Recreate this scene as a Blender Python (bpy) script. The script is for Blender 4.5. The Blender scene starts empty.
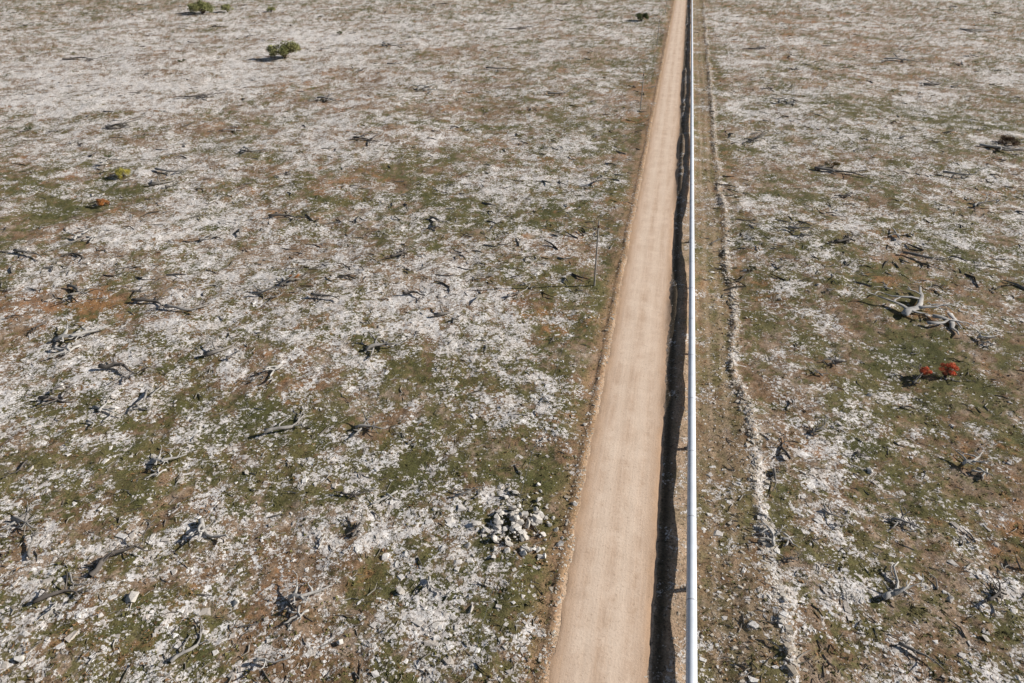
import bpy, math, random
import numpy as np
random.seed(7); rng=np.random.default_rng(7)
scene=bpy.context.scene
H=45.0
PITCH=math.radians(32.27); PSI=math.radians(12.57)
cp,sp=math.cos(PITCH),math.sin(PITCH); cy,sy=math.cos(PSI),math.sin(PSI)
def hr(u,v):
    right=u-512.0; up=341.5-v
    z=-683*sp+up*cp; h=683*cp+up*sp
    return h/-z*H, right/-z*H
def to_world(h,r):
    return r*cy-h*sy, h*cy+r*sy
def site(u,v):
    h,r=hr(u,v); return to_world(h,r)
def mpp(v):
    return H/(683*sp-(341.5-v)*cp)
# ---------------------------------------------------------------- noise
_tabs={}
def vnoise(x,y,seed):
    if seed not in _tabs: _tabs[seed]=np.random.default_rng(seed+100).random((256,256))*2-1
    T=_tabs[seed]
    xi=np.floor(x); yi=np.floor(y); fx=x-xi; fy=y-yi
    xi=xi.astype(np.int64)&255; yi=yi.astype(np.int64)&255
    x1=(xi+1)&255; y1=(yi+1)&255
    fx=fx*fx*fx*(fx*(fx*6-15)+10); fy=fy*fy*fy*(fy*(fy*6-15)+10)
    a=T[xi,yi]*(1-fx)+T[x1,yi]*fx; b=T[xi,y1]*(1-fx)+T[x1,y1]*fx
    return a*(1-fy)+b*fy
def fbm(x,y,scale,octs,seed,gain=0.55):
    x=np.asarray(x,float)/scale; y=np.asarray(y,float)/scale
    s=0; a=1; t=0
    for i in range(octs):
        c,sn=math.cos(i*1.3+seed),math.sin(i*1.3+seed)
        s=s+a*vnoise(x*c-y*sn+17.3*i,x*sn+y*c+9.1*i,seed*13+i); t+=a; a*=gain; x=x*2.03; y=y*2.03
    return s/t*1.5
def sstep(a,b,x):
    t=np.clip((x-a)/(b-a),0,1); return t*t*(3-2*t)
# ---------------------------------------------------------------- terrain
PIPE_X=5.99; PIPE_Z=1.16; PIPE_R=0.39
pv=[760,683,640,600,550,500,450,420,400,370,350,320,300,280,250,220,200,180,160,140,120,100,50,0]
pr=[1.0,1.0,1.14,1.10,.96,1.10,1.04,.95,.80,.82,.66,.70,.56,.66,.98,1.12,.92,.62,.64,.56,.78,.58,.70,.72]
pY=np.array([site(675,v)[1] for v in pv]); pZ=np.array([PIPE_Z*(1-r)*1.25 for r in pr])
def prof(y):
    s=0
    for d in (-2,-1,0,1,2): s=s+np.interp(np.asarray(y,float)+d*.8,pY,pZ)
    return s/5
def windrow_x(y): return np.interp(y,[20,30,45,65,85,140,450],[13.4,13.0,12.2,11.5,11.4,11.3,12.5])+0.6*fbm(y,y*0+3.3,14,2,41)
def edge_l(y): return -3.55+0.18*fbm(y,y*0+1.1,9,3,42)
def edge_r(y): return 3.25+0.22*fbm(y,y*0+7.1,7,4,43)
def height(x,y):
    x=np.asarray(x,float); y=np.asarray(y,float)
    bank=sstep(2.8,4.2,x)*(1-sstep(4.9,7.2,x))
    z=(prof(y)+.10+.19*fbm(y,y*0+2.2,12,3,44)+.04*fbm(x,y,2.2,2,45))*bank
    off=np.maximum(sstep(-4.4,-8.0,x),sstep(6.0,12,x))
    rough=np.maximum(sstep(-3.6,-5.0,x),sstep(4.6,6.0,x))
    z=z+off*(0.45*fbm(x,y,28,2,1)+0.14*fbm(x,y,4.2,2,2))
    z=z+rough*(0.05*fbm(x,y,0.9,2,3))+off*0.06*fbm(x,y,1.3,2,31)
    z=z-0.07*(1-sstep(2.6,3.7,np.abs(x+0.15)))
    wl=edge_l(y)
    z=z+0.14*np.exp(-((x-(wl-0.55))/0.38)**2)*(0.8+0.6*fbm(x,y,3,2,5))
    wx=windrow_x(y)
    z=z+0.24*np.exp(-((x-wx)/0.5)**2)*np.clip(0.75+1.0*fbm(x,y,2.2,3,7),0,2)
    return z
zones=[]
def zone(u,v,wpx,hpx,dw,dg,dr):
    x,y=site(u,v); m=mpp(v); y0=site(u,v+hpx/2)[1]; y1=site(u,v-hpx/2)[1]
    zones.append((x,y,wpx/2*m,abs(y1-y0)/2,dw,dg,dr))
zone(330,440,330,190,-.12,.22,-.05); zone(60,320,190,60,-.21,-.05,.50); zone(40,215,150,50,-.14,.25,.1)
zone(520,350,110,300,-.05,.05,.05); zone(250,45,620,90,.12,-.2,.08); zone(140,80,420,90,.10,-.15,.10)
zone(500,310,200,120,.08,-.05,-.05); zone(120,440,180,130,-.04,.15,0); zone(60,640,200,90,.0,.14,.0)
zone(420,560,160,120,-.04,.1,.0); zone(250,560,160,160,.05,-.05,-.15); zone(100,560,200,90,.07,-.05,-.1)
zone(930,370,230,110,-.22,.32,-.10); zone(860,290,330,60,-.12,.06,.40); zone(800,250,140,90,.03,.25,-.05)
zone(960,560,230,110,-.12,-.12,.10); zone(850,600,220,180,-.06,0,-.05); zone(880,120,300,60,-.02,.22,.05)
zone(870,30,330,70,.02,-.15,.32); zone(960,220,180,60,.0,.12,.10); zone(820,210,170,30,.14,-.1,-.05)
zone(150,240,260,50,.07,-.1,.10); zone(330,180,240,40,-.12,.15,.35); zone(560,170,130,70,-.05,.25,.15)
zone(640,120,40,160,-.1,.0,.3); zone(460,640,160,100,-.04,.1,.0)
def masks(x,y):
    x=np.asarray(x,float); y=np.asarray(y,float)
    wx=x+2*fbm(x,y,9,2,21); wy=y+2*fbm(x,y,9,2,22)
    w=0.475+0.14*fbm(wx,wy,26,3,11)+0.22*fbm(wx,wy,6.0,4,12,.65)+0.38*fbm(x+.5*fbm(x,y,1.2,2,23),y,2.0,4,13,.78)
    g=0.50+0.55*fbm(wx,wy,9,5,14,.75); r=0.19+0.68*fbm(wx,wy,8,5,15,.72)
    ee=8*fbm(x,y,12,4,16)
    for (cx,cyy,rx,ry,dw,dg,dr) in zones:
        q=np.exp(-(((x-cx+ee)/rx)**2+((y-cyy+ee)/ry)**2))
        w=w+dw*q; g=g+dg*q; r=r+dr*q
    el=edge_l(y); wr=windrow_x(y)
    nearL=np.exp(-(np.clip(el-x,0,99)/3.2)**2)*(x<el+1)
    w=w-0.34*nearL
    w=w-0.08*np.exp(-((x+9)/4.0)**2)
    inner=(x>el)&(x<wr)
    w=np.where(inner, w-0.20, w)
    near=1-sstep(80,150,y)
    w=w+(.10+.16*near)*np.exp(-((x-wr)/0.6)**2)
    w=w-0.16*np.exp(-((x-wr-2.2)/1.8)**2)
    return w,g,r
OLIVE=np.array([.140,.124,.045]); GREEN=np.array([.088,.090,.030]); BROWN=np.array([.225,.137,.076]); RUST=np.array([.40,.195,.088]); GREY=np.array([.43,.325,.24])
TAN=np.array([.64,.455,.31]); REDSOIL=np.array([.47,.285,.165]); MUD=np.array([.40,.30,.18])
def L(a,b,t): return a*(1-t[:,None])+b*t[:,None]
def soil(x,y):
    w,g,r=masks(x,y); o=np.ones((len(x),1))
    c=o*BROWN
    c=L(c,o*GREY,np.clip(.28+.9*fbm(x,y,2.6,5,51,.8)+.30*sstep(120,350,y),0,1))
    gg=g+.48*fbm(x,y,1.3,4,52,.85)
    c=L(c,o*OLIVE,.90*sstep(.24,.66,gg)); c=L(c,o*GREEN,.75*sstep(.62,1.12,gg+.25*fbm(x,y,4,3,57)))
    c=L(c,o*RUST,.74*sstep(.48,1.05,r+.42*fbm(x,y,1.2,4,53,.85)))
    el=edge_l(y); wr=windrow_x(y)
    n=fbm(x,y,2.0,5,54,.75)
    s=sstep(5.6,6.4,x)*(1-sstep(-.6,.4,x-wr)); ol=sstep(-.1,.5,fbm(x,y,5,4,59,.7))
    c=L(c,L(L(o*MUD,o*BROWN*1.1,np.clip(.35+1.3*n,0,1)),o*OLIVE*1.15,ol*.8),s*np.clip(.60+.8*n,0,1))
    s=sstep(2.5,3.2,x)*(1-sstep(5.6,6.8,x)); c=L(c,o*TAN*.84,s*np.clip(.80+.5*n,0,1))
    s=np.exp(-((x-3.85)/.5)**2); c=L(c,o*MUD*.20,s*.9)  # painted shade: mud tone darkened along the pipe's shadow to deepen it
    s=np.exp(-((x-wr)/.40)**2); c=L(c,o*TAN*.80,s*np.clip(.65+.9*n,0,1))
    s=np.exp(-((x-9.7-.25*fbm(y,y*0,20,2,58))/.30)**2)+np.exp(-((x-8.1-.25*fbm(y,y*0,20,2,58))/.30)**2); c=L(c,o*TAN*.85,s*.40)
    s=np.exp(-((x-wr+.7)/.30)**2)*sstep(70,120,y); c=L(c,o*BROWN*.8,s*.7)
    d=el-x
    s=(x<3)*(1-sstep(.5,2.8,d+.9*n)); c=L(c,o*REDSOIL,s*.75)
    s=np.exp(-((d-.95)/.12)**2)*(x<0); c=L(c,o*BROWN*.7,s*.6)
    s=(x<3.4)*(1-sstep(-.1,.45,d+.2*n)); c=L(c,o*TAN,s*.9)
    return c,w
# ---------------------------------------------------------------- helpers
def link(ob): scene.collection.objects.link(ob); return ob
def mesh_np(name,V,F,smooth=False,col=None,mat=None):
    V=np.ascontiguousarray(V,dtype=np.float32); F=np.ascontiguousarray(F,dtype=np.int32)
    k=F.shape[1]; me=bpy.data.meshes.new(name)
    me.vertices.add(len(V)); me.vertices.foreach_set('co',V.ravel())
    me.loops.add(F.size); me.loops.foreach_set('vertex_index',F.ravel())
    me.polygons.add(len(F)); me.polygons.foreach_set('loop_start',np.arange(len(F),dtype=np.int32)*k)
    me.update(calc_edges=True)
    me.polygons.foreach_set('use_smooth',np.full(len(F),smooth))
    if col is not None:
        a=me.color_attributes.new('col','FLOAT_COLOR','POINT')
        a.data.foreach_set('color',np.ascontiguousarray(col,dtype=np.float32).ravel())
    if mat: me.materials.append(mat)
    return me
class NT:
    def __init__(s,name):
        s.m=bpy.data.materials.new(name); s.m.use_nodes=True; s.t=s.m.node_tree; s.t.nodes.clear()
        s.out=s.n('ShaderNodeOutputMaterial'); s.b=s.n('ShaderNodeBsdfPrincipled')
        s.t.links.new(s.b.outputs[0],s.out.inputs[0]); s.b.inputs['Roughness'].default_value=.9
        s.b.inputs['Specular IOR Level'].default_value=.2
    def n(s,t): return s.t.nodes.new(t)
    def l(s,a,b): s.t.links.new(a,b)
    def put(s,v,sock):
        if isinstance(v,(int,float)): sock.default_value=v
        elif isinstance(v,(tuple,list)): sock.default_value=tuple(v)+((1,) if len(v)==3 and sock.type=='RGBA' else ())
        else: s.l(v,sock)
    def math(s,op,a,b=0.0,clamp=False):
        m=s.n('ShaderNodeMath'); m.operation=op; m.use_clamp=clamp; s.put(a,m.inputs[0]); s.put(b,m.inputs[1]); return m.outputs[0]
    def mix(s,f,a,b,mode='MIX'):
        m=s.n('ShaderNodeMix'); m.data_type='RGBA'; m.blend_type=mode; s.put(f,m.inputs[0]); s.put(a,m.inputs[6]); s.put(b,m.inputs[7]); return m.outputs[2]
    def noise(s,vec,scale,detail=4,rough=.6,out=0):
        m=s.n('ShaderNodeTexNoise'); s.l(vec,m.inputs['Vector']); m.inputs['Scale'].default_value=scale
        m.inputs['Detail'].default_value=detail; m.inputs['Roughness'].default_value=rough; return m.outputs[out]
    def ramp(s,v,a,b,c0=0.0,c1=1.0):
        m=s.n('ShaderNodeMapRange'); m.interpolation_type='SMOOTHSTEP'; s.put(v,m.inputs[0])
        m.inputs[1].default_value=a; m.inputs[2].default_value=b; m.inputs[3].default_value=c0; m.inputs[4].default_value=c1; return m.outputs[0]
    def pos(s): return s.n('ShaderNodeNewGeometry').outputs['Position']
    def obj(s): return s.n('ShaderNodeTexCoord').outputs['Object']
    def attr(s,name='col'):
        m=s.n('ShaderNodeAttribute'); m.attribute_name=name; return m.outputs['Color'],m.outputs['Alpha']
    def scale(s,v,sc):
        m=s.n('ShaderNodeMapping'); s.l(v,m.inputs[0]); m.inputs['Scale'].default_value=sc; return m.outputs[0]
    def bump(s,hgt,dist,strength=1.0):
        m=s.n('ShaderNodeBump'); m.inputs['Distance'].default_value=dist; m.inputs['Strength'].default_value=strength
        s.l(hgt,m.inputs['Height']); s.l(m.outputs[0],s.b.inputs['Normal'])
    def base(s,v): s.put(v,s.b.inputs['Base Color'])
def ground_mat():
    t=NT('stony_ground'); P=t.pos(); c,a=t.attr()
    nf=t.noise(P,1.8,4,.76); nf2=t.noise(P,6.0,3,.75); nm=t.noise(P,.5,2,.65)
    vor=t.n('ShaderNodeTexVoronoi'); t.l(P,vor.inputs['Vector']); vor.inputs['Scale'].default_value=4.2
    vc=t.n('ShaderNodeSeparateColor'); t.l(vor.outputs['Color'],vc.inputs[0])
    f=t.math('ADD',t.math('MULTIPLY',t.math('SUBTRACT',nf,.5),1.4),t.math('MULTIPLY',t.math('SUBTRACT',nf2,.5),1.1))
    f=t.math('ADD',f,t.math('MULTIPLY',t.math('SUBTRACT',vc.outputs[0],.5),.42))
    w=t.math('ADD',a,f)
    wm=t.ramp(w,.47,.70)
    sv=t.ramp(nf2,.25,.75,.55,1.45); cc=t.n('ShaderNodeCombineColor')
    for i in range(3): t.l(sv,cc.inputs[i])
    sc=t.mix(1.0,c,cc.outputs[0],'MULTIPLY')
    nd=t.noise(P,2.7,3,.8)
    sc=t.mix(t.ramp(nd,.55,.65,0,.75),sc,(.048,.036,.020))
    wc=t.mix(t.ramp(vc.outputs[1],.0,1),(.70,.63,.57),(.93,.885,.85))
    wc=t.mix(t.ramp(nm,.43,.66,0,.55),wc,(.68,.585,.51))
    wc=t.mix(t.ramp(nd,.53,.65,0,.85),wc,(.15,.118,.08))
    t.base(t.mix(wm,sc,wc)); t.b.inputs['Roughness'].default_value=.95
    t.bump(t.math('ADD',t.math('MULTIPLY',wm,.4),nf2),.10,.7)
    return t.m
def road_mat():
    t=NT('pale_dirt'); P=t.pos(); X=t.n('ShaderNodeSeparateXYZ'); t.l(P,X.inputs[0]); x=X.outputs[0]
    st=t.noise(t.scale(P,(1.3,.07,1)),1.0,4,.65)
    st2=t.noise(t.scale(P,(6,.25,1)),1.0,3,.65)
    nm=t.noise(P,.30,6,.75); nf=t.noise(P,5,5,.8)
    c=t.mix(t.ramp(st,.3,.7),(.64,.45,.315),(.77,.575,.43))
    c=t.mix(t.ramp(nm,.38,.66,0,.8),c,(.87,.675,.52))
    c=t.mix(t.ramp(st2,.50,.75,0,.30),c,(.52,.345,.23))
    for cx,wd in ((-1.35,.5),(.75,.5)):
        d=t.math('ABSOLUTE',t.math('ADD',t.math('SUBTRACT',x,cx),t.math('MULTIPLY',t.math('SUBTRACT',nm,.5),1.2))); c=t.mix(t.ramp(d,.15,wd+.4,.42,0),c,(.90,.72,.565))
    ax=t.math('ABSOLUTE',t.math('ADD',x,.15))
    c=t.mix(t.ramp(t.math('ADD',ax,t.math('MULTIPLY',t.math('SUBTRACT',nm,.5),2.6)),2.1,3.5,0,.78),c,(.55,.34,.20))
    c=t.mix(t.ramp(nf,.53,.68,0,.55),c,(.40,.27,.175))
    t.base(c); t.bump(t.math('ADD',nf,st),.05,.6); return t.m
def stone_mat():
    t=NT('limestone'); P=t.pos(); c,a=t.attr()
    n=t.noise(P,7,3,.75); c=t.mix(t.ramp(n,.48,.70,0,.65),c,(.27,.225,.175))
    t.base(c); t.bump(n,.05,.7); return t.m
def attr_mat(name,rough=.85,bump=0.0,bs=9):
    t=NT(name); c,a=t.attr()
    if bump:
        P=t.obj(); n=t.noise(P,bs,4,.7); t.base(t.mix(t.ramp(n,.42,.7,0,.4),c,(.07,.058,.048))); t.bump(n,bump,.8)
    else: t.base(c)
    t.b.inputs['Roughness'].default_value=rough; return t.m
GM=ground_mat(); RM=road_mat(); SM=stone_mat(); WOOD=attr_mat('weathered_wood',.85,.03); LEAF=attr_mat('foliage',.7)
LIT=attr_mat('wood_litter')
def struct(name,me,desc=None,kind='structure'):
    ob=link(bpy.data.objects.new(name,me)); ob['kind']=kind
    if desc: ob['label']=desc
    return ob
# ---------------------------------------------------------------- ground sheet
vs=np.arange(740,-62,-1.1)
hs=np.array([hr(512,v)[0] for v in vs])
hs=np.concatenate([[-3000,-300,-60,-15,5,14],hs[hs>19],[2200,3800,8000]])
tc=np.linspace(-1,1,980)
wd=np.where(hs<27,38,38+(340-38)*(hs-27)/(452-27)); wd=np.maximum(wd,38)
rows=[]
for h,w in zip(hs,wd):
    ext=np.array([1.15,1.5,2.5,6]); e=w*ext; far=np.maximum(9000,w*8)
    rows.append(np.concatenate([[-far],-e[::-1],tc*w,e,[far]]))
R=np.array(rows); Hh=np.repeat(hs[:,None],R.shape[1],1)
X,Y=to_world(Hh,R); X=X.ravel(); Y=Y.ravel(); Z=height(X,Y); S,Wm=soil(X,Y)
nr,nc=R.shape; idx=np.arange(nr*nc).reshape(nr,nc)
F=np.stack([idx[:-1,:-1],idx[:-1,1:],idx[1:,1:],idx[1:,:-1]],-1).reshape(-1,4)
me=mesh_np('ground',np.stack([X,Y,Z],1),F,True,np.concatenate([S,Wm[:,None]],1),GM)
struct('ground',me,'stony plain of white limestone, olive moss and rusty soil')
# ---------------------------------------------------------------- road
ys=np.concatenate([np.arange(-60,20,2.0),np.arange(20,120,.35),np.arange(120,460,1.0),np.arange(460,2500,20)])
K=25; T=np.linspace(0,1,K)
el=edge_l(ys)+.20*fbm(ys,ys*0,.9,3,61); er=edge_r(ys)+.18*fbm(ys,ys*0+5,.9,2,62)
RX=el[:,None]+(er-el)[:,None]*T[None,:]; RY=np.repeat(ys[:,None],K,1)
edge=np.minimum(T,1-T)*7
RZ=height(RX,RY)+0.07*(1-sstep(2.6,3.7,np.abs(RX+0.15)))+.03+0.03*np.sin(T*np.pi)[None,:]-.04*np.exp(-(edge/.12)**2)[None,:]+.010*fbm(RX,RY,1.2,2,63)
idx=np.arange(len(ys)*K).reshape(len(ys),K)
F=np.stack([idx[:-1,:-1],idx[:-1,1:],idx[1:,1:],idx[1:,:-1]],-1).reshape(-1,4)
struct('dirt_road',mesh_np('dirt_road',np.stack([RX,RY,RZ],-1).reshape(-1,3),F,True,None,RM),'straight pale tan graded dirt road')
# ---------------------------------------------------------------- rubble scatter
def sample(n,vlo=-12,vhi=715,wide=70):
    v=rng.uniform(vlo,vhi,n); u=rng.uniform(-wide,1024+wide,n)
    h,r=hr(u,v); x,y=to_world(h,r); return x,y,v
def stones(x,y,size,colbase,flat=1.0,sides=4):
    n=len(x); S_=sides
    q=np.arange(S_)*2*math.pi/S_+math.pi/4
    B=np.concatenate([np.stack([np.cos(q)*1.35,np.sin(q)*1.35,q*0-.35],1),np.stack([np.cos(q)*.98,np.sin(q)*.98,q*0+.5],1)])
    V=np.repeat(B[None],n,0)+rng.normal(0,.24,(n,2*S_,3))*np.array([1,1,.6])
    sc=np.stack([size*rng.uniform(.6,1.3,n),size*rng.uniform(.45,1,n),size*rng.uniform(.2,.6,n)*flat],1)*.5
    V=V*sc[:,None,:]
    a=rng.uniform(0,6.28,n); ca,sa=np.cos(a)[:,None],np.sin(a)[:,None]
    vx=V[...,0]*ca-V[...,1]*sa; vy=V[...,0]*sa+V[...,1]*ca
    z=height(x,y)
    V=np.stack([vx+x[:,None],vy+y[:,None],V[...,2]+z[:,None]],-1).reshape(-1,3)
    Q=[[j,(j+1)%S_,S_+(j+1)%S_,S_+j] for j in range(S_)]
    if S_==4: Q.append([4,5,6,7])
    else: Q+=[[6,7,8,9],[6,9,10,11]]
    F=(np.array(Q)[None]+(np.arange(n)*2*S_)[:,None,None]).reshape(-1,4)
    C=np.repeat(np.concatenate([colbase,np.ones((n,1))],1)[:,None,:],2*S_,1).reshape(-1,4)
    return V,F,C
x,y,v=sample(200000)
w,g,r=masks(x,y)
loc=w+.30*fbm(x,y,.8,2,71)
p=sstep(.40,.92,loc)*.46+.03
ok=(rng.random(len(x))<p)&((x<edge_l(y)-.6)|(x>6.6))
x,y,v=x[ok],y[ok],v[ok]; n=len(x)
size=np.clip(rng.lognormal(math.log(.155),.60,n),.06,.8); size=np.maximum(size,.7*H/(683*sp-(341.5-v)*cp)*rng.uniform(.5,1.3,n))
k=rng.random((n,1)); C=np.array([.52,.455,.395])*(1-k)+np.array([.90,.855,.81])*k
parts=[stones(x,y,size,C)]
x,y,v=sample(4500,120,715); w,g,r=masks(x,y); ok=(rng.random(len(x))<sstep(.45,.95,w)*.8)&((x<edge_l(y)-1.5)|(x>7.5)); x,y=x[ok],y[ok]; n=len(x)
k=rng.random((n,1)); parts.append(stones(x,y,np.clip(rng.lognormal(math.log(.38),.38,n),.25,1.0),np.array([.50,.44,.38])*(1-k)+np.array([.84,.79,.73])*k,.6,6))
def strip(n,xf,sd,smed,clump=False):
    h=rng.uniform(0,1,n)**1.6; yy=22+h*420
    if clump: yy=yy[rng.random(n)<np.clip(.7+1.0*fbm(yy,yy*0,3.5,3,72),.25,1)]; n=len(yy)
    xx=xf(yy)+rng.normal(0,sd,n)*1.0
    s=np.clip(rng.lognormal(math.log(smed),.5,n),.06,.7)
    k=rng.random((n,1)); return xx,yy,s,np.array([.42,.34,.25])*(1-k)+np.array([.76,.69,.60])*k
for a in (strip(6500,windrow_x,.38,.23,True),strip(2500,lambda q:edge_l(q)-.5,.35,.13),strip(700,lambda q:q*0+5.2,.5,.12),strip(3500,lambda q:q*0+9.0,1.8,.15)):
    parts.append(stones(*a,flat=1.4))
o=0; VV=[];FF=[];CC=[]
for a,b,c in parts: VV.append(a);FF.append(b+o);CC.append(c); o+=len(a)
struct('limestone_rubble',mesh_np('limestone_rubble',np.concatenate(VV),np.concatenate(FF),False,np.concatenate(CC),SM),'loose white limestone fragments scattered over the plain','stuff')
# ---------------------------------------------------------------- twig litter
def litter(n,vlo,vhi,med,lmax):
    x,y,v=sample(n,vlo,vhi); ok=(x<edge_l(y)-1.5)|(x>8.5); ok&=rng.random(len(x))<(.3+.7*(fbm(x,y,11,2,81)>-.1)); x,y,v=x[ok],y[ok],v[ok]; n=len(x)
    L_=np.clip(rng.lognormal(math.log(med),.5,n),.2,lmax); a=rng.uniform(0,6.28,n); bend=rng.normal(0,.5,n)
    rr=np.maximum(L_*rng.uniform(.02,.05,n),.20*H/(683*sp-(341.5-v)*cp)*rng.uniform(.6,1.1,n))
    z=height(x,y)
    p0=np.stack([x,y,z+.03],1); d0=np.stack([np.cos(a),np.sin(a),rng.normal(.08,.1,n)],1); p1=p0+d0*(L_*.5)[:,None]
    d1=np.stack([np.cos(a+bend),np.sin(a+bend),rng.normal(.0,.12,n)],1); p2=p1+d1*(L_*.5)[:,None]
    p1[:,2]=np.maximum(p1[:,2],height(p1[:,0],p1[:,1])+.04); p2[:,2]=np.maximum(p2[:,2],height(p2[:,0],p2[:,1])+.03)
    s=np.stack([-np.sin(a),np.cos(a),a*0],1)*rr[:,None]; up=np.array([0,0,1.])*rr[:,None]*1.5
    rings=[]
    for p,k in ((p0,1),(p1,.8),(p2,.3)):
        rings+= [p+s*k-up*k*.4,p-s*k-up*k*.4,p+up*k]
    V=np.stack(rings,1).reshape(-1,3)
    Q=[]
    for i in range(2):
        for j in range(3): Q.append([i*3+j,i*3+(j+1)%3,(i+1)*3+(j+1)%3,(i+1)*3+j])
    F=(np.array(Q)[None]+(np.arange(n)*9)[:,None,None]).reshape(-1,4)
    k=rng.random((n,1)); c=np.array([.08,.065,.05])*(1-k)+np.array([.48,.44,.39])*k
    C=np.repeat(np.concatenate([c,np.ones((n,1))],1)[:,None,:],9,1).reshape(-1,4)
    return V,F,C
V,F,C=litter(7000,0,715,.50,1.5); V2,F2,C2=litter(4000,0,300,1.3,3.4)
struct('dead_wood_litter',mesh_np('dead_wood_litter',np.concatenate([V,V2]),np.concatenate([F,F2+len(V)]),False,np.concatenate([C,C2*np.array([.6,.6,.6,1])]),LIT),'grey and brown twigs littering the ground','stuff')
# ---------------------------------------------------------------- low ground plants
x,y,v=sample(42000); w,g,r=masks(x,y)
ok=((x<edge_l(y)-.8)|(x>7))&(rng.random(len(x))<np.clip(.92-w,.06,1)*.8); x,y,v,g,r=x[ok],y[ok],v[ok],g[ok],r[ok]; n=len(x)
m_=H/(683*sp-(341.5-v)*cp)
s=np.maximum(rng.uniform(.07,.26,n),m_*.6)*rng.uniform(.6,1.2,n); K=6
a=rng.uniform(0,6.28,(n,K)); rd=rng.uniform(0,1,(n,K))*s[:,None]; cx=x[:,None]+np.cos(a)*rd*.8; cyy=y[:,None]+np.sin(a)*rd*.8
cz=height(x,y)[:,None]+rng.uniform(.02,.4,(n,K))*s[:,None]
tri=rng.normal(0,.40,(n,K,3,3))*s[:,None,None,None]; tri[...,2]*=.45
V=(np.stack([cx,cyy,cz],-1)[:,:,None,:]+tri).reshape(-1,3); F=np.arange(len(V)).reshape(-1,3)
k=rng.random((n,1)); c=np.array([.070,.065,.023])*(1-k)+np.array([.23,.205,.075])*k
c2=np.array([.17,.10,.048])*(1-k)+np.array([.36,.21,.10])*k
c=np.where((rng.random(n)<np.clip(r+.15,.08,.85))[:,None],c2,c)
C=np.repeat(np.concatenate([c,np.ones((n,1))],1)[:,None,:],K*3,1).reshape(-1,4)
struct('ground_cover',mesh_np('ground_cover',V,F,False,C,LEAF),'low olive and rusty ground plants','stuff')
# ---------------------------------------------------------------- fallen dead branches
def tube(path,rad,V,F,sides=6):
    path=np.array(path); n=len(path); base=len(V)
    for i in range(n):
        d=path[min(i+1,n-1)]-path[max(i-1,0)]; d=d/(np.linalg.norm(d)+1e-9)
        up=np.array([0,0,1.]) if abs(d[2])<.9 else np.array([1.,0,0])
        s=np.cross(d,up); s/=np.linalg.norm(s); t=np.cross(s,d)
        for j in range(sides):
            q=2*math.pi*j/sides; k=rad[i]*(1+.18*math.sin(3*q+i))
            V.append(path[i]+s*math.cos(q)*k+t*math.sin(q)*k)
    for i in range(n-1):
        for j in range(sides):
            F.append((base+i*sides+j,base+i*sides+(j+1)%sides,base+(i+1)*sides+(j+1)%sides,base+(i+1)*sides+j))
    F.append(tuple(base+j for j in range(3,-1,-1))); F.append(tuple(base+(n-1)*sides+j for j in range(4)))
def grow(rd,p,ang,el,Ln,r0,lev,V,F,zmin=.05):
    n=8 if lev==0 else 5; path=[];rad=[]; pts=[]
    q=np.array(p,float); a=ang; e=el
    for i in range(n):
        path.append(q.copy()); rad.append(max(r0*(1-.75*i/(n-1))*(rd.uniform(.75,1.25)),.009)); pts.append((q.copy(),a,rad[-1]))
        a+=rd.gauss(0,.34); e=e*.75+rd.gauss(0,.14)
        q=q+np.array([math.cos(a)*math.cos(e),math.sin(a)*math.cos(e),math.sin(e)])*Ln/(n-1); q[2]=max(q[2],zmin)
    tube(path,rad,V,F,7 if lev==0 else 5)
    if lev<2:
        m=rd.randint(3,6) if lev==0 else rd.randint(0,3)
        for _ in range(m):
            pp,aa,rr=pts[rd.randint(1,n-1)]
            grow(rd,pp,aa+rd.choice((-1,1))*rd.uniform(.4,1.4),rd.uniform(-.05,.6),Ln*rd.uniform(.22,.50),rr*rd.uniform(.55,.85),lev+1,V,F)
def branch_mesh(seed,tone):
    rd=random.Random(seed+150); V=[];F=[]
    k=seed%4
    if k<2: grow(rd,(-.5,0,.08),0,.10,1.0,.046,0,V,F,.035)
    elif k==2:
        grow(rd,(-.4,0,.07),rd.uniform(-.4,.4),.08,.9,.044,0,V,F,.035)
        for i in range(4): grow(rd,(rd.uniform(-.4,.4),rd.uniform(-.2,.2),.06),rd.uniform(0,6.28),.2,rd.uniform(.25,.55),.032,1,V,F,.03)
    else:
        grow(rd,(-.5,0,.06),0,.08,1.0,.044,1,V,F,.035); grow(rd,(-.2,.12,.06),2.2,.2,.5,.036,1,V,F,.03); grow(rd,(.1,-.2,.06),.5,.15,.5,.033,1,V,F,.03)
    V=np.array(V); T_=[]
    for f in F:
        T_.append((f[0],f[1],f[2])); T_.append((f[0],f[2],f[3]))
    nrm=np.clip(fbm(V[:,0]*6,V[:,1]*6,1,2,seed%40),-1,1)[:,None]*.3+.5
    c=np.array(tone)*(.5+nrm); C=np.concatenate([c,np.ones((len(V),1))],1)
    return mesh_np('fallen_branch',V,np.array(T_),True,C,WOOD)
tones=[(.34,.315,.29),(.15,.13,.115),(.52,.49,.455),(.26,.235,.21)]
BR=[branch_mesh(i,tones[(i+i//4)%4]) for i in range(16)]
def branch(u,v,px,ang,k,lab='weathered grey fallen dead branch on stony ground'):
    x,y=site(u,v); place_branch(x,y,max(px*mpp(v)*.95,1.2),ang,k,lab)
def place_branch(x,y,Ln,ang,k,lab):
    ob=link(bpy.data.objects.new('fallen_branch',BR[k])); ob.location=(x,y,float(height([x],[y])[0])); ob.rotation_euler=(0,0,ang)
    zs=min(Ln,5)*1.15; ob.scale=(Ln,Ln,zs); ob['label']=lab; ob['category']='fallen branch'; ob['group']='dead branches fallen on the plain'
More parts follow.
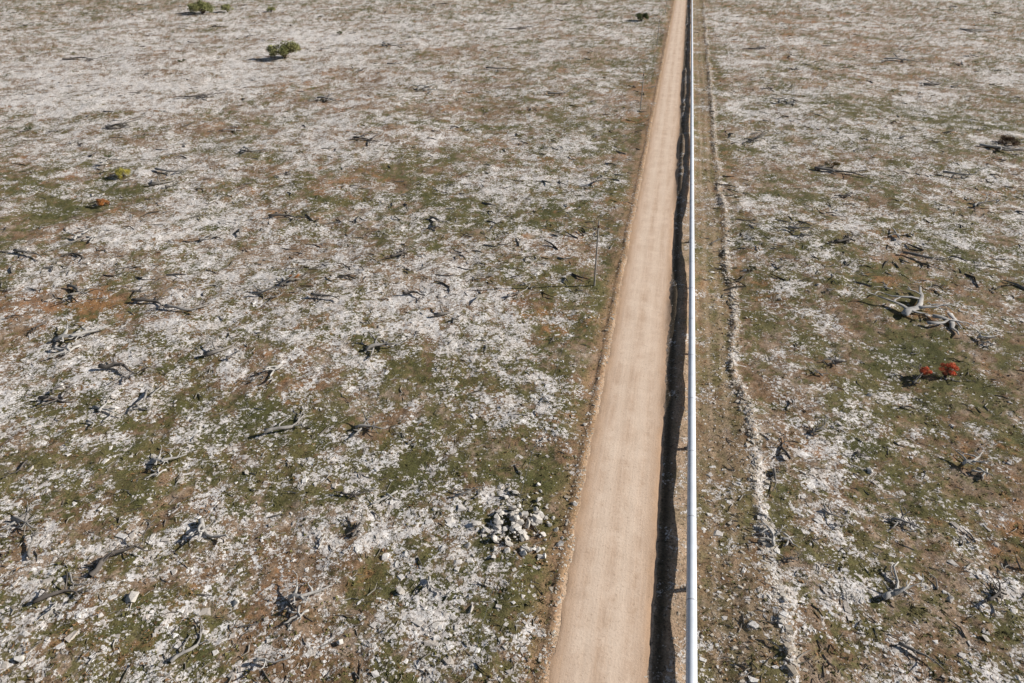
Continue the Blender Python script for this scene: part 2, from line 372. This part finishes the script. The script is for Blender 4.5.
main=[(70,347,62,-.3,2),(118,374,55,-.2,1),(185,313,48,-.1,0),(225,357,42,.3,3),(280,378,36,-1.2,5),(293,285,34,.6,6),(328,300,34,.2,9),
(145,402,40,-1.0,7),(380,347,42,1.0,10),(285,218,36,.1,4),(215,238,32,.3,8),(442,222,34,-.4,12),(175,172,44,0,13),(165,186,34,.2,3),(402,258,30,.5,14),
(465,128,30,.3,15),(122,562,60,1.0,1),(62,600,50,.5,4),(300,610,52,-.5,2),(362,528,34,1.1,6),(370,427,38,.6,10),(195,648,50,.9,0),(350,497,32,-.3,14),
(222,527,54,-.1,5),(880,580,60,1.4,5),(938,322,88,.1,2),(842,170,54,-.1,9),(1006,147,56,.2,5),(962,176,36,-.2,13),(925,260,44,-.3,12),
(848,245,38,.2,14),(988,207,34,.4,8),(945,85,40,0,3),(905,238,30,.9,15),(800,236,30,-.7,7),(85,293,50,-.2,12),(150,305,46,-.1,4),(270,297,36,.2,7),
(95,418,40,-.8,15),(290,430,50,.5,0),(60,395,40,.5,11),(450,320,34,.1,3),(520,300,26,.2,8),(470,495,32,.4,7),(415,300,30,-.2,1),(35,255,44,.1,9),
(90,240,36,.6,2),(260,150,34,.1,5),(370,140,34,.2,11),(120,130,40,0,6),(330,100,34,.1,10),(200,100,40,.1,14),(430,90,34,.2,2),(500,70,30,.1,9),(560,95,26,.3,13),
(80,60,40,.1,1),(400,45,36,.1,5),(520,30,30,.2,14),(760,140,30,.2,6),(790,105,30,.1,2),(900,60,40,.1,10),(760,50,30,.1,14),(980,30,40,.1,5),
(820,435,30,.3,6),(905,520,36,.2,10),(980,470,40,-.3,2),(835,520,32,-.8,7),(1000,600,44,.4,14),(920,655,44,-.2,9),
(270,670,44,-.2,8),(30,520,44,.3,10),(160,470,40,-.5,2),(440,585,30,-.4,5)]
for q in main: branch(*q)
cnt=len(main); tries=0
while cnt<270 and tries<9000:
    tries+=1
    u=random.uniform(-30,1050); v=(random.random()**2.1)*680+4
    x,y=site(u,v)
    if -8<x<13.5: continue
    if fbm([x],[y],30,2,91)[0]<-.15 and random.random()<.7: continue
    Ln=random.choice((1.1,1.3,1.5,1.8,2.2,2.8))*random.uniform(.8,1.2)
    if v<200: Ln*=1.8
    place_branch(x,y,Ln,random.uniform(0,6.28),random.randrange(16),'weathered grey fallen dead branch on stony ground'); cnt+=1
# ---------------------------------------------------------------- bushes
def leafball(rd,clumps,leaf,per,cols,name):
    V=[];C=[]
    for (cx_,cy_,cz_,cr) in clumps:
        tone=rd.uniform(.6,1.3); base=np.array(cols[rd.randrange(len(cols))])*tone
        pts=np.random.default_rng(rd.randrange(99999)).normal(0,1,(per,3)); pts/=np.linalg.norm(pts,axis=1)[:,None]
        rr=np.random.default_rng(rd.randrange(99999)).uniform(.45,1.15,per)[:,None]*cr
        ctr=pts*rr*np.array([1,1,.75])+np.array([cx_,cy_,cz_])
        t=np.random.default_rng(rd.randrange(99999)).normal(0,leaf,(per,3,3))
        V.append((ctr[:,None,:]+t).reshape(-1,3)); sh=np.random.default_rng(rd.randrange(9999)).uniform(.6,1.3,(per,1))
        C.append(np.repeat(np.concatenate([base*sh,np.ones((per,1))],1),3,0))
    V=np.concatenate(V); V[:,2]=np.maximum(V[:,2],.02)
    return mesh_np(name,V,np.arange(len(V)).reshape(-1,3),False,np.concatenate(C),LEAF)
def bush(name,u,v,wpx,hpx,cols,lab,cat,seed,tree=False,dense=1.0,rnd=.42):
    rd=random.Random(seed); x,y=site(u,v); m=mpp(v); W=wpx*m; Hm=hpx*m
    z=float(height([x],[y])[0])
    root=link(bpy.data.objects.new(name,None)); root.location=(x,y,z); root.empty_display_size=.3
    root['label']=lab; root['category']=cat
    VT=[];FT=[]; clumps=[]
    ns=int((10 if tree else 7)+W*1.7)
    for i in range(ns):
        a=rd.uniform(0,6.28); d=math.sqrt(rd.random())*W*rnd; zz=(Hm*(.40 if tree else .30)+rd.random()*Hm*.45)*(1-.45*(d/(W*.5))**2)
        cr=W*rd.uniform(.08,.15); c=(math.cos(a)*d,math.sin(a)*d,max(zz,cr*.6)); clumps.append((*c,cr))
        p0=np.array([rd.gauss(0,W*.02),rd.gauss(0,W*.02),-.08]); p3=np.array(c)
        path=[p0,p0*.6+p3*.25+np.array([0,0,Hm*.12]),p0*.2+p3*.65+np.array([0,0,Hm*.06]),p3]
        r0=max(.012*W,.015); tube(path,[r0,r0*.8,r0*.5,r0*.25],VT,FT,5)
    T_=[]
    for f in FT: T_.append((f[0],f[1],f[2])); T_.append((f[0],f[2],f[3]))
    VT=np.array(VT); tm=mesh_np('stem',VT,np.array(T_),True,np.tile([.13,.10,.075,1],(len(VT),1)),WOOD)
    t=link(bpy.data.objects.new('trunk' if tree else 'stem',tm)); t.parent=root
    cm=leafball(rd,clumps,max(W*.014,.03),int(190*dense),cols,'crown'); c=link(bpy.data.objects.new('crown',cm)); c.parent=root
G=[(.31,.31,.13),(.22,.23,.09),(.38,.37,.17)]; DG=[(.12,.14,.05),(.09,.105,.04)]; YG=[(.58,.49,.11),(.42,.37,.09)]; OR=[(.66,.28,.08),(.46,.21,.08)]; DB=[(.20,.12,.07),(.14,.09,.06)]; RD=[(.85,.24,.12),(.68,.20,.10),(.50,.16,.09)]
bush('mallee_tree',285,58,34,17,G,'spreading green mallee tree casting shadow on pale plain','tree',1,True,1.1)
bush('mallee_tree',203,14,28,12,G,'broad low olive mallee tree among distant scrub','tree',2,True,1.0)
bush('mallee_tree',228,12,14,8,G,'small round mallee tree beside a larger one','tree',3,True)
bush('mallee_tree',271,12,12,5,G,'small dark mallee tree on distant plain','tree',4,True)
bush('mallee_tree',641,21,15,9,DG,'small dark green tree near the dirt road','tree',5,True,1.5)
bush('mallee_tree',340,35,7,4,DG,'small dark mallee tree on distant plain','tree',31,True)
bush('low_shrub',123,176,21,10,YG,'bright yellow green rounded shrub on stony ground','shrub',6,dense=1.6,rnd=.34)
bush('low_shrub',103,204,17,10,OR,'orange brown low shrub on stony ground','shrub',7,dense=1.6,rnd=.34)
bush('low_shrub',108,158,9,5,DG,'small dark olive shrub on stony ground','shrub',8)
bush('low_shrub',296,282,15,11,OR,'small orange brown shrub beside a dead branch','shrub',9,dense=1.6,rnd=.34)
bush('low_shrub',922,377,18,16,RD,'dull red leaved rounded shrub on green mossy ground','shrub',10,dense=2.2,rnd=.32)
bush('low_shrub',945,377,22,19,RD,'bright red leaved shrub beside another red shrub','shrub',11,dense=2.2,rnd=.32)
bush('low_shrub',832,166,17,11,[(.2,.17,.06),(.30,.18,.07)],'yellow brown low shrub beside a fallen branch','shrub',12)
bush('low_shrub',1006,144,24,9,DB,'dark brown shrub tangled with dead branches','shrub',13)
bush('low_shrub',28,130,9,5,DG,'small dark olive shrub on stony ground','shrub',14)
bush('low_shrub',182,63,8,4,DG,'small dark olive shrub on stony ground','shrub',18)
bush('low_shrub',752,270,10,6,[(.2,.18,.12),(.14,.14,.07)],'grey green shrub beside the spoil ridge','shrub',19)
# ---------------------------------------------------------------- boulders
def rock_mesh(seed):
    import bmesh
    bm=bmesh.new(); rd=random.Random(seed)
    for _ in range(13):
        p=np.array([rd.gauss(0,1),rd.gauss(0,1),rd.gauss(0,1)]); p/=np.linalg.norm(p); p*=rd.uniform(.40,.56); bm.verts.new(p*np.array([1,1,.9]))
    bmesh.ops.convex_hull(bm,input=bm.verts[:])
    lo=[q for q in bm.verts if not q.link_faces]; bmesh.ops.delete(bm,geom=lo,context='VERTS')
    bmesh.ops.bevel(bm,geom=bm.edges[:],offset=.02,segments=1,affect='EDGES')
    me=bpy.data.meshes.new('limestone_boulder'); bm.to_mesh(me); bm.free(); k=rd.random()
    a=me.color_attributes.new('col','FLOAT_COLOR','POINT'); c=(.52+.28*k,.47+.28*k,.41+.28*k,1); a.data.foreach_set('color',np.tile(c,len(me.vertices)).astype(np.float32)); me.materials.append(SM); return me
RK=[rock_mesh(i) for i in range(12)]
def boulder(x,y,s,dz=0,lab='pale angular limestone boulder on open ground'):
    ob=link(bpy.data.objects.new('limestone_boulder',random.choice(RK))); ob.location=(x,y,float(height([x],[y])[0])+s*.12+dz)
    ob.scale=(s*random.uniform(.9,1.6),s,s*random.uniform(.4,.85)); ob.rotation_euler=(random.uniform(-.5,.5),random.uniform(-.5,.5),random.uniform(0,6.28))
    ob['label']=lab; ob['category']='boulder'; ob['group']='limestone boulders'
def heap(u,v,wpx,n,smax,hh,spread=.75):
    x0,y0=site(u,v); W=wpx*mpp(v)/2
    for i in range(n):
        a=random.uniform(0,6.28); d=random.random()**spread*W*(1+.35*math.sin(3*a+u)); s=max(random.uniform(.15,1)**1.6*smax*(1.15-.5*min(d/W,1)),.16)
        boulder(x0+math.cos(a)*d,y0+math.sin(a)*d*1.35,s,hh*max(0,1-d/W)*random.random(),'pale angular limestone boulder in a loose heap')
heap(518,524,78,170,.95,.65,.7); heap(548,520,30,14,.5,.1); heap(541,443,26,26,.45,.3); heap(785,610,26,18,.45,.2); heap(752,318,18,10,.5,.1)
for u,v,s in [(385,555,.7),(400,590,.8),(133,598,1.2),(60,385,.8),(260,335,.7),(180,480,.7),(30,470,.7),(560,545,.6),(575,505,.5),(585,425,.5),(590,320,.5),(780,300,.6),(765,520,.5),(950,600,.7),(985,640,.6),(870,470,.6),(340,640,.7),(470,610,.6),(235,600,.7),(745,270,.6),(730,240,.6),(870,395,.6),(20,660,.8)]:
    x,y=site(u,v); boulder(x,y,s)
# ---------------------------------------------------------------- pipeline
def simple(name,rgb,rough=.5,metal=0,var=.15,sc=3):
    t=NT(name); P=t.pos(); n=t.noise(P,sc,4,.6); t.base(t.mix(t.ramp(n,.35,.75,0,1),rgb,tuple(q*(1-var) for q in rgb)))
    t.b.inputs['Roughness'].default_value=rough; t.b.inputs['Metallic'].default_value=metal; t.bump(n,.004,.3); return t.m
PW=simple('white_pipe_paint',(.86,.90,.96),.38,0,.12,.8); CO=simple('joint_band',(.62,.63,.66),.6); CN=simple('concrete',(.36,.33,.29),.9,0,.3)
STEEL=simple('rusty_steel',(.16,.08,.05),.8,0,.4)
def cylY(y0s,r,x,z,sides=28):
    V=[];F=[]
    for yy in y0s:
        for j in range(sides):
            q=2*math.pi*j/sides; V.append((x+math.cos(q)*r,yy,z+math.sin(q)*r))
    for i in range(len(y0s)-1):
        for j in range(sides): F.append((i*sides+j,i*sides+(j+1)%sides,(i+1)*sides+(j+1)%sides,(i+1)*sides+j))
    return np.array(V),np.array(F)
root=link(bpy.data.objects.new('water_pipeline',None)); root.location=(PIPE_X,37,0)
root['label']='long straight white raised water pipeline beside the dirt road'; root['category']='pipeline'
V,F=cylY(np.concatenate([np.arange(-80,500,6.0)-37,np.arange(500,2500,50)-37.]),PIPE_R,0,PIPE_Z)
pm=link(bpy.data.objects.new('pipe',mesh_np('pipe',V,F,True,None,PW))); pm.parent=root
V,F=cylY([-.07,-.05,.05,.07],PIPE_R+.015,0,PIPE_Z); V=V.copy()
m_=np.abs(V[:,1])>.06; V[m_,0]*=PIPE_R/(PIPE_R+.015); V[m_,2]=PIPE_Z+(V[m_,2]-PIPE_Z)*PIPE_R/(PIPE_R+.015)
cm=mesh_np('joint_band',V,F,True,None,CO)
for i in range(60):
    yy=-43+i*8.5+4
    c=link(bpy.data.objects.new('joint_band',cm)); c.parent=root; c.location=(0,yy-37+6,0)
def boxm(name,boxes,mat,bev=.02):
    import bmesh
    bm=bmesh.new()
    for (x0,x1,y0,y1,z0,z1) in boxes:
        r=bmesh.ops.create_cube(bm,size=1)
        for w in r['verts']: w.co=((x0+x1)/2+w.co.x*(x1-x0),(y0+y1)/2+w.co.y*(y1-y0),(z0+z1)/2+w.co.z*(z1-z0))
    bmesh.ops.bevel(bm,geom=bm.edges[:],offset=bev,segments=1,affect='EDGES')
    me=bpy.data.meshes.new(name); bm.to_mesh(me); bm.free(); me.materials.append(mat); return me
sup=boxm('support',[(-.42,.42,-.22,.22,-.5,.14),(-.34,-.24,-.09,.09,.143,PIPE_Z-.31),(.24,.34,-.09,.09,.143,PIPE_Z-.31),(-.235,.235,-.09,.09,PIPE_Z-.52,PIPE_Z-.395)],CN)
for i in range(40):
    yy=37+17*(i-5)
    s=link(bpy.data.objects.new('support',sup)); s.parent=root; s.location=(0,yy-37,0)
# ---------------------------------------------------------------- power poles and wire
PG=simple('grey_pole',(.38,.35,.32),.8,0,.3,2); INS=simple('insulator',(.32,.22,.17),.3); WIRE=simple('wire',(.16,.16,.16),.5,.5)
def lathe(prof_,sides=12):
    V=[];F=[]
    for r,z in prof_:
        for j in range(sides): q=2*math.pi*j/sides; V.append((r*math.cos(q),r*math.sin(q),z))
    for i in range(len(prof_)-1):
        for j in range(sides): F.append((i*sides+j,i*sides+(j+1)%sides,(i+1)*sides+(j+1)%sides,(i+1)*sides+j))
    return np.array(V),np.array(F)
PH=9.7
V,F=lathe([(.14,-.4),(.135,1),(.115,5),(.09,PH),(.001,PH+.01)]); polem=mesh_np('pole_shaft',V,F,True,None,PG)
V,F=lathe([(.001,0),(.03,0),(.03,.08),(.08,.10),(.05,.15),(.075,.18),(.045,.23),(.06,.26),(.001,.30)]); insm=mesh_np('insulator',V,F,True,None,INS)
armm=boxm('bracket',[(-.11,.11,-.125,.125,PH-1.0,PH-.60)],STEEL,.01)
PX=-7.3; tops=[]
for yy in (-18,86,190,294,398,502):
    z=float(height([PX],[yy])[0]); p=link(bpy.data.objects.new('power_pole',None)); p.location=(PX,yy,z)
    p['label']='slender grey single wire power pole beside the dirt road'; p['category']='power pole'; p['group']='power poles along the road'
    for nm,mm,zz in (('pole_shaft',polem,0),('insulator',insm,PH),('bracket',armm,0)):
        c=link(bpy.data.objects.new(nm,mm)); c.parent=p; c.location=(0,0,zz)
    tops.append((PX,yy,z+PH+.28))
for a,b in zip(tops[:-1],tops[1:]):
    a=np.array(a);b=np.array(b); path=[a+(b-a)*t-np.array([0,0,1.1*4*t*(1-t)]) for t in np.linspace(0,1,25)]
    path=[q-a for q in path]
    V=[];F=[]; tube(path,[.014]*25,V,F,5)
    w=link(bpy.data.objects.new('power_wire',mesh_np('power_wire',np.array(V),np.array(F),True,None,WIRE))); w.location=tuple(a)
    w['label']='thin overhead power wire strung between grey poles'; w['category']='power wire'; w['group']='overhead wire spans'
# ---------------------------------------------------------------- light, sky, camera
SAZ=math.radians(18); SEL=math.radians(28.5)
from mathutils import Vector
d=Vector((math.cos(SEL)*math.cos(SAZ),math.cos(SEL)*math.sin(SAZ),math.sin(SEL)))
sl=bpy.data.lights.new('sun','SUN'); sl.energy=5.0; sl.angle=math.radians(.5); sl.color=(1,.97,.92)
so=link(bpy.data.objects.new('sun',sl)); so.rotation_euler=d.to_track_quat('Z','Y').to_euler(); so.location=(60,30,60)
W=bpy.data.worlds.new('World'); scene.world=W; W.use_nodes=True; nt=W.node_tree
sk=nt.nodes.new('ShaderNodeTexSky'); sk.sky_type='NISHITA'; sk.sun_disc=False; sk.sun_elevation=SEL; sk.sun_rotation=math.radians(90)-SAZ
bg=nt.nodes['Background']; bg.inputs[1].default_value=.05; nt.links.new(sk.outputs[0],bg.inputs[0])
cam=bpy.data.cameras.new('camera'); cam.lens=24; cam.sensor_width=36; cam.clip_end=20000; cam.clip_start=.5
co=link(bpy.data.objects.new('camera',cam)); co.location=(0,0,H); co.rotation_euler=(math.pi/2-PITCH,0,PSI); scene.camera=co
scene.view_settings.view_transform='Standard'; scene.view_settings.look='None'; scene.view_settings.exposure=0
